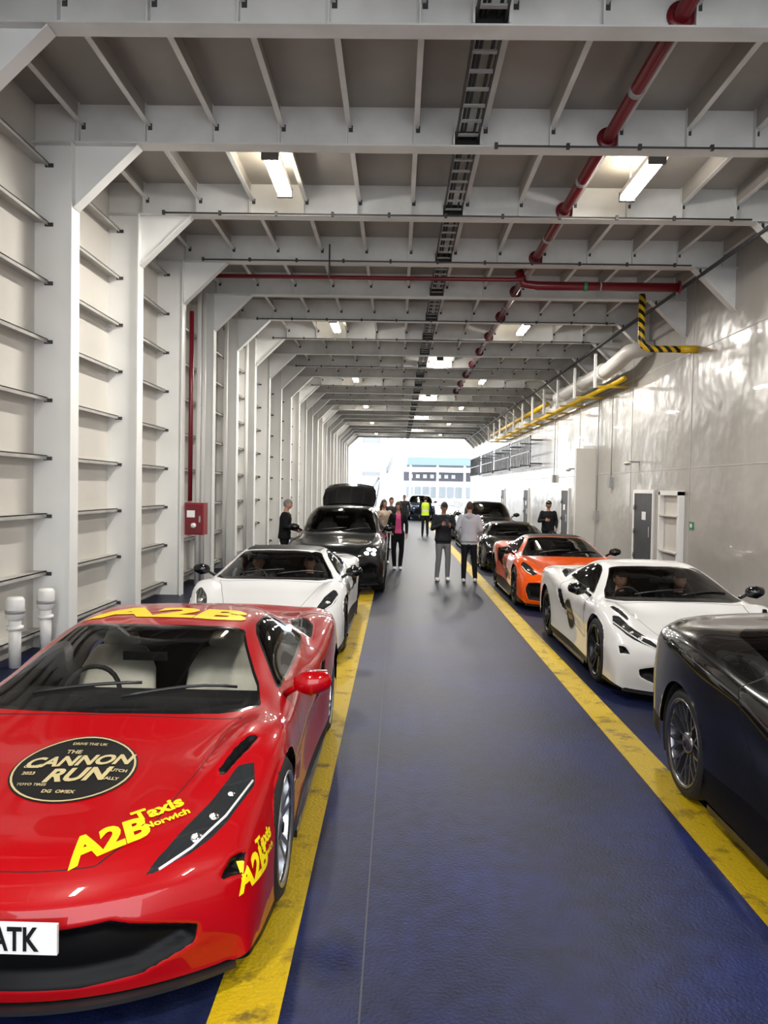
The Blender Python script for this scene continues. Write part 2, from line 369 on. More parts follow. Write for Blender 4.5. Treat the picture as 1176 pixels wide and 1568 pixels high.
def fixture(x,y,p,z=6.25):
    e=empty('ceiling_light',(x,y,z))
    mb=MB(); mb.box(-0.11,0.11,-0.65,0.65,0.02,0.09,M['white'])
    for q in (-0.055,0.055): mb.tube([(q,-0.58,-0.005),(q,0.58,-0.005)],0.034,M['lamp'],8)
    mb.box(-0.11,0.11,-0.67,-0.62,-0.04,0.09,M['dark']); mb.box(-0.11,0.11,0.62,0.67,-0.04,0.09,M['dark'])
    for q in (-0.5,0.5): mb.tube([(0,q,0.09),(0,q,ZC-z)],0.012,M['grey'],6)
    mb.build('housing',e)
    for k,(en,zz,ry) in enumerate(((p,-.05,0),(p*.13,.11,math.pi))):  # second lamp is an added upward fill that warms the ceiling nearby
        l=bpy.data.lights.new('tube_and_fill_light','AREA'); l.shape='RECTANGLE'; l.size=0.2; l.size_y=1.1; l.energy=en; l.color=(1,0.95,0.87) if k==0 else (1,.9,.72)
        o=bpy.data.objects.new('tube_and_fill_light',l); COL.objects.link(o); o.parent=e; o.location=(0,0,zz); o.rotation_euler=(0,ry,0)
for y in (0.9,10.6,20.3,30,39.7,49.3,59): fixture(-1.7,y,180); fixture(3.2,y,180)
for y in (25.8,35.5,45.2,54.9): fixture(1.3,y,180)

# ---------------------------------------------------------------- exterior
mb=MB(); mb.box(-60,70,YE,260,-0.3,-0.02,mat('concrete_apron',(0.35,0.35,0.35),0.7,var=0.15,vscale=0.3)); mb.build('quayside_ground')
ext=mat('terminal_white',(0.65,0.65,0.65),0.5); blu=mat('canopy_blue',(0.20,0.28,0.37),0.4); drk=mat('sign_band',(0.09,0.09,0.11),0.4); ew=mat('window_band',(0.30,0.34,0.37),0.15)  # terminal colours paled so that distant haze sits in the paint
mb=MB()
mb.box(1.2,14,100,112,5.2,6.2,blu); mb.box(1.5,1.8,100.2,100.5,0,5.2,ext); mb.box(5,5.3,100.2,100.5,0,5.2,ext); mb.box(8.5,8.8,100.2,100.5,0,5.2,ext)
mb.box(0.8,14,104,110,0,3.2,ext); mb.box(0.8,14,103.9,109,3.2,4.4,drk)
for i in range(7): mb.box(1.5+i*0.95,2.0+i*0.95,103.8,103.89,3.55,4.05,ext)
for i in range(9): mb.box(1.2+i*1.1,2.0+i*1.1,103.85,103.98,1.0,2.4,ew)
mb.build('ferry_terminal_building')
mb=MB(); gl=mat('gantry_grey',(0.26,0.27,0.28),.5)
for x in (-4.2,-1.6):
    mb.box(x-0.35,x+0.35,84,84.8,-0.1,13,ext)
mb.box(-3.85,-1.95,84.1,84.6,7.0,7.8,gl); mb.box(-3.85,-1.95,84.1,84.6,3.4,3.9,gl)
mb.tube([(-1.2,84.4,3.9),(0.6,90,8.5)],0.22,gl,8); mb.tube([(-3.8,84.4,0.4),(-2,84.4,3.3)],0.14,gl,8); mb.tube([(-2.5,88,0),(-1.0,88,9)],0.12,gl,8)
for i in range(12): mb.box(-4.2+i*0.25,-4.15+i*0.25,83.8,83.86,0,1.2,M['grey'])
mb.box(-4.3,-1.2,83.7,83.79,1.15,1.22,M['grey'])
mb.build('linkspan_gantry')
mb=MB()
for x in (-4.45,6.0):
    mb.box(x-0.05,x+0.05,65.1,82,0.9,0.98,M['grey']); mb.box(x-0.05,x+0.05,65.1,82,0.45,0.5,M['grey'])
    for i in range(12): mb.box(x-0.04,x+0.04,65.2+i*1.5,65.28+i*1.5,0,0.9,M['grey'])
mb.build('ramp_railing')

# ---------------------------------------------------------------- CARS
def sdpoly(px,py,poly):
    P=np.array(poly,float); n=len(P); d=(px-P[0,0])**2+(py-P[0,1])**2; s=np.ones_like(px); j=n-1
    for i in range(n):
        ex,ey=P[j]-P[i]; wx=px-P[i,0]; wy=py-P[i,1]
        t=np.clip((wx*ex+wy*ey)/(ex*ex+ey*ey+1e-12),0,1); bx=wx-ex*t; by=wy-ey*t
        d=np.minimum(d,bx*bx+by*by)
        c1=py>=P[i,1]; c2=py<P[j,1]; c3=ex*wy>ey*wx
        flip=(c1&c2&c3)|(~c1&~c2&~c3); s=np.where(flip,-s,s); j=i
    return s*np.sqrt(d)
def hermite(P,n,mirror=False):
    D=np.maximum(np.linalg.norm(np.diff(P,axis=0),axis=-1),1e-4)[...,None]
    sl=np.diff(P,axis=0)/D; T=np.empty_like(P); T[0]=sl[0]; T[-1]=sl[-1]
    T[1:-1]=(sl[:-1]*D[1:]+sl[1:]*D[:-1])/(D[1:]+D[:-1])
    if mirror:
        g=P[-2].copy(); g[...,0]*=-1; T[-1]=((P[-1]-P[-2])+(g-P[-1]))/(2*D[-1])
    out=[];pr=[]
    for i in range(len(P)-1):
        for k in range(n):
            t=k/n; t2=t*t;t3=t2*t
            out.append((2*t3-3*t2+1)*P[i]+(t3-2*t2+t)*D[i]*T[i]+(-2*t3+3*t2)*P[i+1]+(t3-t2)*D[i]*T[i+1]); pr.append(i+t)
    out.append(P[-1]); pr.append(len(P)-1.0)
    return np.array(out),np.array(pr)
def step_node(nt,attr,thr=0.0,absw=None):
    a=nt.nodes.new('ShaderNodeAttribute'); a.attribute_name=attr
    src=a.outputs['Fac']
    if absw is not None:
        ab=nt.nodes.new('ShaderNodeMath'); ab.operation='ABSOLUTE'; nt.links.new(src,ab.inputs[0]); src=ab.outputs[0]; thr=absw
    l=nt.nodes.new('ShaderNodeMath'); l.operation='LESS_THAN'; l.inputs[1].default_value=thr; nt.links.new(src,l.inputs[0]); return l.outputs[0]
def body_mat(name,col,metal=0.0,rough=0.28,glass_t=0.75,coat=1.0):
    m=bpy.data.materials.new(name); m.use_nodes=True; nt=m.node_tree; nt.nodes.clear(); L=nt.links.new
    def pr(c,r,me=0,coat=0,spec=0.3):
        b=nt.nodes.new('ShaderNodeBsdfPrincipled'); b.inputs['Base Color'].default_value=(*c,1); b.inputs['Roughness'].default_value=r; b.inputs['Specular IOR Level'].default_value=spec
        b.inputs['Metallic'].default_value=me; b.inputs['Coat Weight'].default_value=coat; b.inputs['Coat Roughness'].default_value=0.02; return b.outputs[0]
    def mx(f,a,b):
        n=nt.nodes.new('ShaderNodeMixShader'); L(f,n.inputs[0]); L(a,n.inputs[1]); L(b,n.inputs[2]); return n.outputs[0]
    paint=nt.nodes.new('ShaderNodeBsdfPrincipled'); paint.inputs['Metallic'].default_value=metal; paint.inputs['Roughness'].default_value=rough
    paint.inputs['Coat Weight'].default_value=coat; paint.inputs['Coat Roughness'].default_value=0.015; paint.inputs['Specular IOR Level'].default_value=0.1
    tc=nt.nodes.new('ShaderNodeTexCoord'); nz=nt.nodes.new('ShaderNodeTexNoise'); nz.inputs['Scale'].default_value=600
    L(tc.outputs['Object'],nz.inputs['Vector'])
    mc=nt.nodes.new('ShaderNodeMix'); mc.data_type='RGBA'; L(nz.outputs['Fac'],mc.inputs[0]); mc.inputs[6].default_value=(*[c*0.92 for c in col],1); mc.inputs[7].default_value=(*col,1)
    L(mc.outputs[2],paint.inputs['Base Color'])
    cur=paint.outputs[0]
    blk=pr((0.004,0.004,0.0045),0.4,0,0.0,.12)
    cur=mx(step_node(nt,'m_door',absw=0.016),cur,pr((0.004,0.004,0.004),0.6))
    cur=mx(step_node(nt,'m_hood',absw=0.016),cur,pr((0.004,0.004,0.004),0.6))
    cur=mx(step_node(nt,'m_black'),cur,blk)
    cur=mx(step_node(nt,'m_light'),cur,pr((0.03,0.033,0.036),0.08,0.3,1))
    g=nt.nodes.new('ShaderNodeBsdfGlossy'); g.inputs['Roughness'].default_value=0.01; g.inputs['Color'].default_value=(.8,.8,.8,1)
    t=nt.nodes.new('ShaderNodeBsdfTransparent'); t.inputs['Color'].default_value=(glass_t,glass_t*1.02,glass_t,1)
    fr=nt.nodes.new('ShaderNodeFresnel'); fr.inputs['IOR'].default_value=1.4
    gl=mx(fr.outputs[0],t.outputs[0],g.outputs[0])
    ge=nt.nodes.new('ShaderNodeNewGeometry')
    cur=mx(ge.outputs['Backfacing'],cur,pr((0.01,0.01,0.01),0.8))
    cur=mx(step_node(nt,'m_edge'),cur,pr((0.006,0.006,0.007),0.15,0,0.5))
    cur=mx(step_node(nt,'m_glass'),cur,gl)
    o=nt.nodes.new('ShaderNodeOutputMaterial'); L(cur,o.inputs[0]); return m

SC=[
(-1.03,.44,[(.86,.11),(.85,.115),(.84,.12),(.80,.12),(.68,.12),(.5,.12),(.34,.12),(.17,.12),(0,.12)]),
(-1.08,.46,[(.90,.12),(.90,.19),(.89,.26),(.85,.31),(.70,.32),(.5,.31),(.34,.30),(.17,.30),(0,.30)]),
(-1.05,.50,[(.93,.12),(.94,.25),(.93,.38),(.88,.47),(.72,.49),(.52,.475),(.34,.465),(.17,.46),(0,.46)]),
(-.92,.50,[(.95,.12),(.96,.30),(.95,.46),(.88,.57),(.72,.59),(.52,.58),(.34,.57),(.17,.565),(0,.565)]),
(-.60,.38,[(.965,.12),(.97,.34),(.965,.52),(.91,.68),(.74,.70),(.54,.665),(.36,.655),(.18,.655),(0,.655)]),
(-.30,.22,[(.97,.12),(.975,.36),(.975,.56),(.93,.78),(.76,.82),(.58,.745),(.38,.725),(.19,.73),(0,.73)]),
(-.06,.10,[(.965,.12),(.975,.38),(.975,.60),(.93,.82),(.78,.86),(.60,.79),(.40,.78),(.20,.79),(0,.795)]),
(.12,.22,[(.955,.12),(.95,.40),(.965,.62),(.93,.80),(.82,.85),(.66,.845),(.44,.86),(.22,.87),(0,.872)]),
(.54,.22,[(.945,.12),(.93,.42),(.955,.62),(.92,.79),(.84,.86),(.72,.94),(.50,1.01),(.25,1.03),(0,1.04)]),
(1.0,.15,[(.94,.12),(.91,.44),(.95,.64),(.91,.79),(.83,.88),(.70,1.04),(.53,1.135),(.27,1.165),(0,1.17)]),
(1.35,.05,[(.945,.12),(.91,.46),(.955,.66),(.92,.80),(.84,.89),(.69,1.07),(.54,1.17),(.27,1.20),(0,1.206)]),
(1.8,0,[(.955,.12),(.94,.5),(.975,.70),(.945,.83),(.84,.91),(.68,1.05),(.52,1.15),(.26,1.18),(0,1.185)]),
(2.2,0,[(.97,.14),(.985,.5),(.995,.74),(.96,.89),(.83,.96),(.64,1.02),(.48,1.07),(.24,1.09),(0,1.09)]),
(2.65,0,[(.985,.2),(.99,.5),(.995,.76),(.96,.93),(.82,.98),(.62,.96),(.44,.98),(.22,.985),(0,.985)]),
(3.1,-.05,[(.97,.25),(.975,.5),(.97,.75),(.93,.90),(.8,.94),(.62,.93),(.44,.93),(.22,.935),(0,.935)]),
(3.45,-.15,[(.93,.3),(.94,.5),(.93,.72),(.89,.86),(.78,.91),(.6,.915),(.4,.92),(.2,.925),(0,.925)]),
(3.55,-.2,[(.88,.3),(.9,.4),(.88,.5),(.84,.56),(.75,.6),(.6,.61),(.4,.62),(.2,.62),(0,.62)]),
(3.5,-.2,[(.86,.28),(.86,.28),(.85,.28),(.82,.28),(.73,.28),(.58,.28),(.4,.28),(.2,.28),(0,.28)])]
# smooth fastback coupe tail
SF=list(SC)
SF[11]=(1.8,0,[(.955,.12),(.94,.5),(.97,.72),(.95,.86),(.84,.95),(.69,1.08),(.53,1.18),(.27,1.215),(0,1.22)])
SF[12]=(2.2,0,[(.97,.14),(.98,.5),(.99,.76),(.96,.92),(.84,1.0),(.68,1.09),(.50,1.15),(.25,1.18),(0,1.185)])
SF[13]=(2.65,0,[(.985,.2),(.99,.5),(.995,.78),(.96,.96),(.84,1.03),(.66,1.07),(.47,1.10),(.24,1.12),(0,1.125)])
SF[14]=(3.1,-.05,[(.97,.25),(.975,.5),(.97,.78),(.93,.95),(.81,1.01),(.64,1.035),(.45,1.05),(.22,1.06),(0,1.065)])
SF[15]=(3.45,-.15,[(.93,.3),(.94,.5),(.93,.76),(.89,.92),(.78,.98),(.6,1.01),(.4,1.02),(.2,1.03),(0,1.03)])
SU=[
(-.85,.3,[(.84,.22),(.84,.23),(.83,.24),(.8,.25),(.66,.25),(.5,.25),(.34,.25),(.17,.25),(0,.25)]),
(-.92,.3,[(.88,.22),(.89,.3),(.88,.4),(.85,.48),(.68,.5),(.5,.5),(.34,.5),(.17,.5),(0,.5)]),
(-.90,.35,[(.92,.22),(.93,.4),(.92,.55),(.87,.7),(.70,.74),(.5,.76),(.34,.77),(.17,.77),(0,.77)]),
(-.75,.35,[(.94,.22),(.95,.45),(.94,.66),(.88,.84),(.72,.90),(.52,.91),(.35,.91),(.17,.92),(0,.92)]),
(-.3,.15,[(.955,.22),(.96,.5),(.955,.75),(.9,.95),(.74,1.0),(.55,.98),(.37,.99),(.18,1.0),(0,1.0)]),
(.2,.05,[(.96,.22),(.965,.5),(.96,.8),(.92,1.0),(.76,1.05),(.57,1.04),(.38,1.05),(.19,1.06),(0,1.06)]),
(.55,.15,[(.955,.22),(.96,.5),(.96,.82),(.92,1.01),(.82,1.07),(.68,1.09),(.45,1.10),(.22,1.11),(0,1.115)]),
(.95,.15,[(.955,.22),(.95,.5),(.96,.84),(.92,1.02),(.85,1.10),(.76,1.25),(.55,1.34),(.27,1.36),(0,1.37)]),
(1.35,.1,[(.955,.22),(.95,.5),(.96,.85),(.92,1.03),(.85,1.12),(.75,1.42),(.60,1.56),(.3,1.60),(0,1.61)]),
(1.9,0,[(.955,.22),(.95,.5),(.96,.85),(.92,1.04),(.85,1.13),(.74,1.47),(.61,1.61),(.3,1.65),(0,1.66)]),
(2.6,0,[(.955,.22),(.96,.5),(.965,.86),(.93,1.05),(.85,1.14),(.74,1.46),(.61,1.60),(.3,1.64),(0,1.65)]),
(3.2,0,[(.955,.25),(.965,.5),(.965,.87),(.93,1.06),(.85,1.15),(.73,1.42),(.6,1.56),(.3,1.6),(0,1.61)]),
(3.65,0,[(.93,.3),(.95,.5),(.95,.86),(.92,1.03),(.84,1.12),(.72,1.3),(.58,1.42),(.3,1.46),(0,1.47)]),
(3.95,-.1,[(.9,.35),(.91,.5),(.9,.8),(.87,.95),(.8,1.0),(.68,1.02),(.5,1.04),(.25,1.05),(0,1.05)]),
(3.98,-.1,[(.88,.35),(.89,.4),(.88,.45),(.85,.5),(.78,.5),(.66,.5),(.5,.5),(.25,.5),(0,.5)]),
(3.92,-.1,[(.86,.3),(.86,.3),(.85,.3),(.82,.3),(.75,.3),(.64,.3),(.5,.3),(.25,.3),(0,.3)])]
WS=[(7.02,9),(7.02,8),(7.05,6.6),(7.1,5.4),(7.25,4.5),(8,5.25),(8.6,5.72),(9.0,6.0),(8.97,7),(8.93,8),(8.93,9)]
SW=[(8.0,4.25),(8.5,4.95),(9.1,5.5),(9.6,5.7),(10.3,5.7),(10.8,5.45),(11.15,4.7),(11.2,4.3),(10,4.15),(8.8,4.1)]
VAR={
'A':dict(glass=[WS,SW],rec=[[(.3,9),(.25,6),(.3,4.8),(.7,3.75),(1.05,3.75),(1.35,4.6),(1.65,5.4),(1.62,6.4),(1.5,9)],[(1.75,3.5),(2.25,3.35),(2.45,3.0),(1.9,2.9)],
     [(11.4,3.75),(12.2,3.9),(12.7,4.5),(12.2,4.9),(11.5,4.7)],[(4.25,4.15),(4.5,4.3),(5.45,3.85),(5.4,3.6),(4.9,3.7)],[(10.2,1.3),(10.9,1.2),(11.3,2.4),(10.9,2.6)]],
     black=[[(11.0,9),(11.0,6.6),(12.9,6.4),(12.9,9)],[(0,-.2),(0,.22),(17,.22),(17,-.2)]],
     light=[[(2.4,4.95),(2.9,4.75),(3.7,4.2),(4.45,3.85),(4.5,3.5),(3.9,3.3),(3.2,3.6),(2.7,4.2)]],
     hood=[(2.95,9),(2.95,6),(3.5,5.2),(5.5,4.7),(6.85,4.7),(6.9,9)],door=[(7.5,.9),(7.5,2.5),(7.9,4.15),(10.9,4.15),(11.1,3),(10.6,1.0)]),
'B':dict(glass=[WS,SW],rec=[[(.1,9),(.1,5.4),(.75,5.2),(.85,9)],[(.35,3.0),(.3,5.0),(1.2,5.3),(2.1,4.6),(1.9,3.4),(1.2,2.8)],
     [(10.4,1.2),(11.6,1.5),(11.9,2.9),(11.3,3.5),(10.2,2.9)]],black=[[(0,-.2),(0,.5),(17,.5),(17,-.2)],[(9.15,9),(9.2,6.1),(10.6,5.95),(12.9,6.2),(12.9,9)]],
     light=[[(3.0,3.9),(3.3,4.4),(4.2,4.15),(4.8,3.6),(4.4,3.3),(3.6,3.35)]],
     hood=[(3.1,9),(3.1,6),(3.7,5.4),(5.5,5.0),(6.8,4.8),(6.85,9)],door=[(7.4,.9),(7.2,2.5),(7.7,4.15),(10.7,4.15),(10.4,2.6),(9.9,1.0)]),
'S':dict(glass=[[(6.12,9),(6.12,8),(6.15,6),(6.3,4.7),(7,5.2),(7.9,5.75),(8.0,6.2),(8.0,9)],[(6.9,4.35),(7.5,4.9),(8.2,5.6),(9,5.72),(11,5.7),(11.7,5.4),(12,4.6),(11.5,4.3),(9,4.25)]],
     rec=[[(.6,9),(.6,5.6),(1.0,5.2),(2.0,5.6),(2.2,7),(2.2,9)],[(.4,3.2),(.4,5.0),(1.1,4.9),(1.5,4.0),(1.2,3.2)]],black=[[(0,-.2),(0,.5),(15,.5),(15,-.2)]],
     light=[[(1.9,3.4),(1.9,4.9),(2.5,5.2),(3.1,4.6),(3.2,3.5),(2.5,3.1)]],
     hood=[(2.6,9),(2.6,6),(3.1,5.2),(5,4.7),(5.9,4.6),(5.95,9)],door=[(6.5,.9),(6.5,3),(6.9,4.2),(9,4.2),(9,1)]),
}
VAR['C']=dict(VAR['A']); VAR['C']['rec']=VAR['A']['rec'][:2]
VAR['C']['glass']=[WS,[(8.0,4.3),(8.5,4.95),(9.1,5.5),(9.6,5.7),(11.0,5.75),(12.0,5.6),(12.6,5.1),(12.3,4.6),(11.2,4.4),(10,4.2),(8.8,4.15)]]
VAR['C']['black']=[[(11.6,9),(11.6,6.6),(13.6,6.4),(13.8,9)],[(0,-.2),(0,.5),(17,.5),(17,-.2)]]
def wheel_mesh(style,R,am):
    mb=MB(); w=0.13
    mb.lathe([(-w,R-.1),(-w,R-.035),(-w+.02,R-.008),(-w+.05,R),(w-.05,R),(w-.02,R-.008),(w,R-.035),(w-.004,R-.085),(w-.02,R-.095)],M['rubber'],44)
    ri=R-.075
    mb.lathe([(w-.015,ri),(w+.002,ri+.004),(w-.002,ri-.012),(w-.03,ri-.02),(-.06,ri-.045),(-w,ri-.03)],am,44)
    mb.lathe([(-.07,0.03),(-.07,ri-.05)],M['black'],32)
    mb.lathe([(-.02,.06),(-.02,ri-.07),(.0,ri-.07),(.0,.06)],M['grey'],36)
    def spoke(a0,a1,r0,r1,wd0,wd1,x0,x1):
        p=[]
        for (a,r,wd,x) in ((a0,r0,wd0,x0),(a1,r1,wd1,x1)):
            dr=Vector((0,math.cos(a),math.sin(a))); tn=Vector((0,-math.sin(a),math.cos(a))); c=dr*r
            for sx,sw in ((x,-1),(x,1),(x-.035,1),(x-.035,-1)):
                p.append(c+tn*sw*wd/2+Vector((sx,0,0)))
        mb.add(p,[(0,1,2,3),(7,6,5,4),(0,4,5,1),(1,5,6,2),(2,6,7,3),(3,7,4,0)],am)
    n={'five':5,'multi':10,'ten':10}[style]
    for i in range(n):
        a=2*math.pi*i/n+.3
        if style=='five':
            for q in (-1,1): spoke(a+q*.13,a+q*.19,.055,ri-.01,.035,.032,w-.045,w-.012)
        elif style=='multi':
            spoke(a,a,.05,.15,.026,.02,w-.05,w-.03)
            for q in (-1,1): spoke(a,a+q*.19,.14,ri-.01,.016,.014,w-.03,w-.012)
        else: spoke(a,a+.05,.05,ri-.01,.03,.022,w-.05,w-.012)
    mb.lathe([(w-.05,.075),(w-.03,.07),(w-.02,.04),(w-.018,.0)],am,20); mb.lathe([(w-.018,.028),(w-.012,.024),(w-.012,0)],M['black'],16)
    mb.box(-.05,.035,-.2,-.13,-.09,.09,M['caly'] if style=='five' else M['redbox'])
    return mb.mesh('wheel_'+style)
WH={}
def get_wheel(style,R,am):
    k=(style,R,am.name)
    if k not in WH: WH[k]=wheel_mesh(style,R,am)
    return WH[k]
def text2d(txt,size,bold=0.0,shear=0.0):
    cu=bpy.data.curves.new('tmp','FONT'); cu.body=txt; cu.size=size; cu.offset=bold; cu.shear=shear; cu.align_x='CENTER'; cu.align_y='CENTER'; cu.resolution_u=3
    o=bpy.data.objects.new('tmp',cu); COL.objects.link(o); dg=bpy.context.evaluated_depsgraph_get()
    me=bpy.data.meshes.new_from_object(o.evaluated_get(dg)); bm=bmesh.new(); bm.from_mesh(me)
    bmesh.ops.triangulate(bm,faces=bm.faces)
    for _ in range(2):
        es=[e for e in bm.edges if e.calc_length()>0.05]
        if es: bmesh.ops.subdivide_edges(bm,edges=es,cuts=1); bmesh.ops.triangulate(bm,faces=bm.faces)
    bm.verts.index_update(); v=[(a.co.x,a.co.y) for a in bm.verts]; f=[[q.index for q in p.verts] for p in bm.faces]
    bm.free(); bpy.data.objects.remove(o); bpy.data.meshes.remove(me); return v,f
def project(mb,bvh,v2,f,org,xd,yd,cast,m,off=.003):
    org=Vector(org);xd=Vector(xd).normalized();yd=Vector(yd).normalized();cast=Vector(cast).normalized(); vs=[];ok=[]
    for x,y in v2:
        p=org+xd*x+yd*y; h=bvh.ray_cast(p-cast*1.5,cast,4)
        if h[0] is None: vs.append(p); ok.append(False)
        else: vs.append(h[0]-cast*off); ok.append(True)
    mb.add(vs,[q for q in f if all(ok[i] for i in q)],m,True)
def disc2d(rx,ry,r0=0.0,n=40,k=6):
    v=[];f=[]
    for j in range(k+1):
        r=r0+(1-r0)*j/k
        for i in range(n): a=2*math.pi*i/n; v.append((rx*r*math.cos(a),ry*r*math.sin(a)))
    for j in range(k):
        for i in range(n): i2=(i+1)%n; f.append([j*n+i,(j+1)*n+i,(j+1)*n+i2,j*n+i2])
    return v,f
def sticker(mb,bvh,org,xd,yd,cast,rx,ry,full=True):
    v,f=disc2d(rx,ry); project(mb,bvh,v,f,org,xd,yd,cast,M['decb'],.003)
    v,f=disc2d(rx*.97,ry*.97,.965,40,1); project(mb,bvh,v,f,org,xd,yd,cast,M['decc'],.005)
    if full:
        for t,s,dx,dy,b in (('CANNON',.105,.0,.05,.004),('RUN',.13,.03,-.055,.005),('THE',.04,-.05,.12,.001),('HUTCH',.028,.2,-.01,.001),('DRIVE THE UK',.026,0,.185,.0005),('OLLIE',.028,-.2,.0,.001),('TOYO TIRES',.024,-.14,-.13,.0005),('DG  OMEX',.03,0,-.175,.001),('RALLY',.028,.19,-.07,.001),('2023',.03,-.19,-.05,.001)):
            v,f=text2d(t,s,b,.2 if s>.1 else 0); project(mb,bvh,[(x+dx,y+dy+(x*.12 if s>.1 else 0)) for x,y in v],f,org,xd,yd,cast,M['decc'],.006)
    else:
        for t,s,dy in (('CANNON',.36*ry,.25*ry),('RUN',.5*ry,-.2*ry)):
            v,f=text2d(t,s,.003); project(mb,bvh,[(x,y+dy) for x,y in v],f,org,xd,yd,cast,M['decc'],.006)
def seat(mb,x,y,mt,zb=.0):
    mb.tube([(x,y-.45,.33+zb),(x,y-.2,.34+zb),(x,y+.05,.32+zb)],[(.22,.07),(.24,.08),(.24,.09)],mt,16,ref=(1,0,0),rnd=True)
    mb.tube([(x,y,.36+zb),(x,y+.08,.6+zb),(x,y+.15,.82+zb),(x,y+.19,.93+zb)],[(.24,.07),(.27,.08),(.25,.06),(.19,.05)],mt,18,ref=(1,0,0),rnd=True)
    mb.tube([(x,y+.20,.98+zb),(x,y+.21,1.04+zb)],[(.13,.045),(.11,.04)],mt,14,ref=(1,0,0),rnd=True)
    mb.tube([(x,y-.03,.5+zb),(x,y+.02,.66+zb)],[(.05,.02),(.06,.02)],M['cloth'],12,ref=(1,0,0),rnd=True)

def car(name,X,Y,col,var='A',metal=0,rough=.28,rz=0,wheel='five',am=None,R=.345,seatm=None,nu=7,nv=6,glass_t=.75,ws=1.0,hs=1.0,mirm=None,lit=False,coat=1.0):
    am=am or M['alloy']; st=SU if var=='S' else (SF if var=='C' else SC); V=VAR[var]; wb=2.85 if var=='S' else 2.65
    e=empty(name,(X,Y,0),rz)
    C=np.zeros((len(st),9,3))
    for i,(y,k,pts) in enumerate(st):
        for j,(x,z) in enumerate(pts): C[i,j]=(x*ws,y+k*(x**2.2),z*hs)
    A,pu=hermite(C,nu); Bt,pv=hermite(np.swapaxes(A,0,1),nv,True)
    G=np.swapaxes(Bt,0,1)
    G2=G[:,:-1][:,::-1].copy(); G2[...,0]*=-1
    G=np.concatenate([G,G2],axis=1); pvf=np.concatenate([pv,pv[:-1][::-1]])
    U,W=G.shape[:2]
    uu,vv=np.meshgrid(pu,pvf,indexing='ij')
    def sd(polys):
        dv=np.full(uu.shape,9.0)
        for p in polys: dv=np.minimum(dv,sdpoly(uu*1.0,vv*1.0,p))
        return dv
    dR=sd(V['rec'])
    du=np.gradient(G,axis=0); dw=np.gradient(G,axis=1); nn=np.cross(du,dw); ln=np.linalg.norm(nn,axis=-1,keepdims=True); nn=nn/np.maximum(ln,1e-9)
    cx=np.array([0,1.2,.45]); sgn=np.sign(np.sum(nn*(G-cx),axis=-1,keepdims=True)); nn=nn*np.where(sgn==0,1,sgn)
    G=G-nn*(np.clip(-dR/.22,0,1)*.055)[...,None]
    Ra=R+.045; inside=np.zeros((U,W),bool); cen=np.zeros((U,W))
    for ya in (0,wb):
        dd=np.hypot(G[...,1]-ya,G[...,2]-R); m=(np.abs(G[...,0])>.55)&(dd<Ra); inside|=m; cen[m]=ya
    pad=np.pad(~inside,1,constant_values=False); nb=np.zeros((U,W),bool)
    for a in (0,1,2):
        for b in (0,1,2): nb|=pad[a:a+U,b:b+W]
    sn=inside&nb
    for i,j in zip(*np.where(sn)):
        dy=G[i,j,1]-cen[i,j]; dz=G[i,j,2]-R; q=math.hypot(dy,dz) or 1e-6; G[i,j,1]=cen[i,j]+dy/q*Ra; G[i,j,2]=R+dz/q*Ra
    fs=[]
    for i in range(U-1):
        for j in range(W-1):
            if inside[i,j] and inside[i+1,j] and inside[i,j+1] and inside[i+1,j+1]: continue
            fs.append((i*W+j,(i+1)*W+j,(i+1)*W+j+1,i*W+j+1))
    vs=G.reshape(-1,3); me=bpy.data.meshes.new('body'); me.from_pydata(vs.tolist(),[],fs)
    me.update(); upf=max(me.polygons,key=lambda p:p.center.z)
    if upf.normal.z<0: me.flip_normals()
    me.polygons.foreach_set('use_smooth',[True]*len(me.polygons))
    def attr(n,dv):
        a=me.attributes.new(n,'FLOAT','POINT'); a.data.foreach_set('value',dv.reshape(-1).astype(np.float32)); return dv
    dg=attr('m_glass',sd(V['glass'])); attr('m_black',np.minimum(dR,sd(V['black']))); attr('m_light',sd(V['light'])); attr('m_hood',sd([V['hood']])); attr('m_door',sd([V['door']]))
    attr('m_edge',dg-.07)
    me.materials.append(body_mat(name+'_paint',col,metal,rough,glass_t,coat))
    bo=bpy.data.objects.new('body',me); COL.objects.link(bo); bo.parent=e
    bvh=BVHTree.FromPolygons([tuple(v) for v in vs.tolist()],fs)
    def surf(u,v,side=1,off=0):
        i=int(round(u*nu)); j=int(round(v*nv)); p=Vector(G[i,j])
        if side<0: p.x*=-1
        return p
    wm=get_wheel(wheel,R,am); k=1
    for ya in (0,wb):
        for sx in (1,-1):
            o=bpy.data.objects.new('wheel_%d'%k,wm); COL.objects.link(o); o.parent=e; o.location=(sx*.835*ws,ya,R+.002)
            if sx<0: o.rotation_euler=(0,0,math.pi)
            k+=1
    t=MB()
    for ya in (0,wb):
        for sx in (1,-1):
            n=20; v=[];f=[]
            for i in range(n+1):
                a=math.radians(-25+230*i/n)
                for x in (.5,.93 if ya==0 else .95): v.append((sx*x*ws,ya+math.cos(a)*(Ra+.003),R+math.sin(a)*(Ra+.003)))
            for i in range(n): f.append((2*i,2*i+1,2*i+3,2*i+2))
            t.add(v,f,M['cloth'],True)
    t.box(-.62,.62,-.75,wb+.6,.13,.16,M['cloth']); t.box(-.9*ws,.9*ws,.42,wb-.45,.125,.16,M['cloth'])
    outl=[(x*ws,-1.065+.45*abs(x)**2.2) for x in np.linspace(-.87,.87,25)] if var!='S' else [(x,-.93+.3*abs(x)**2.2) for x in np.linspace(-.86,.86,25)]
    inn=[(x*.9,y+.25) for x,y in outl[::-1]]; zz=.09 if var!='S' else .2
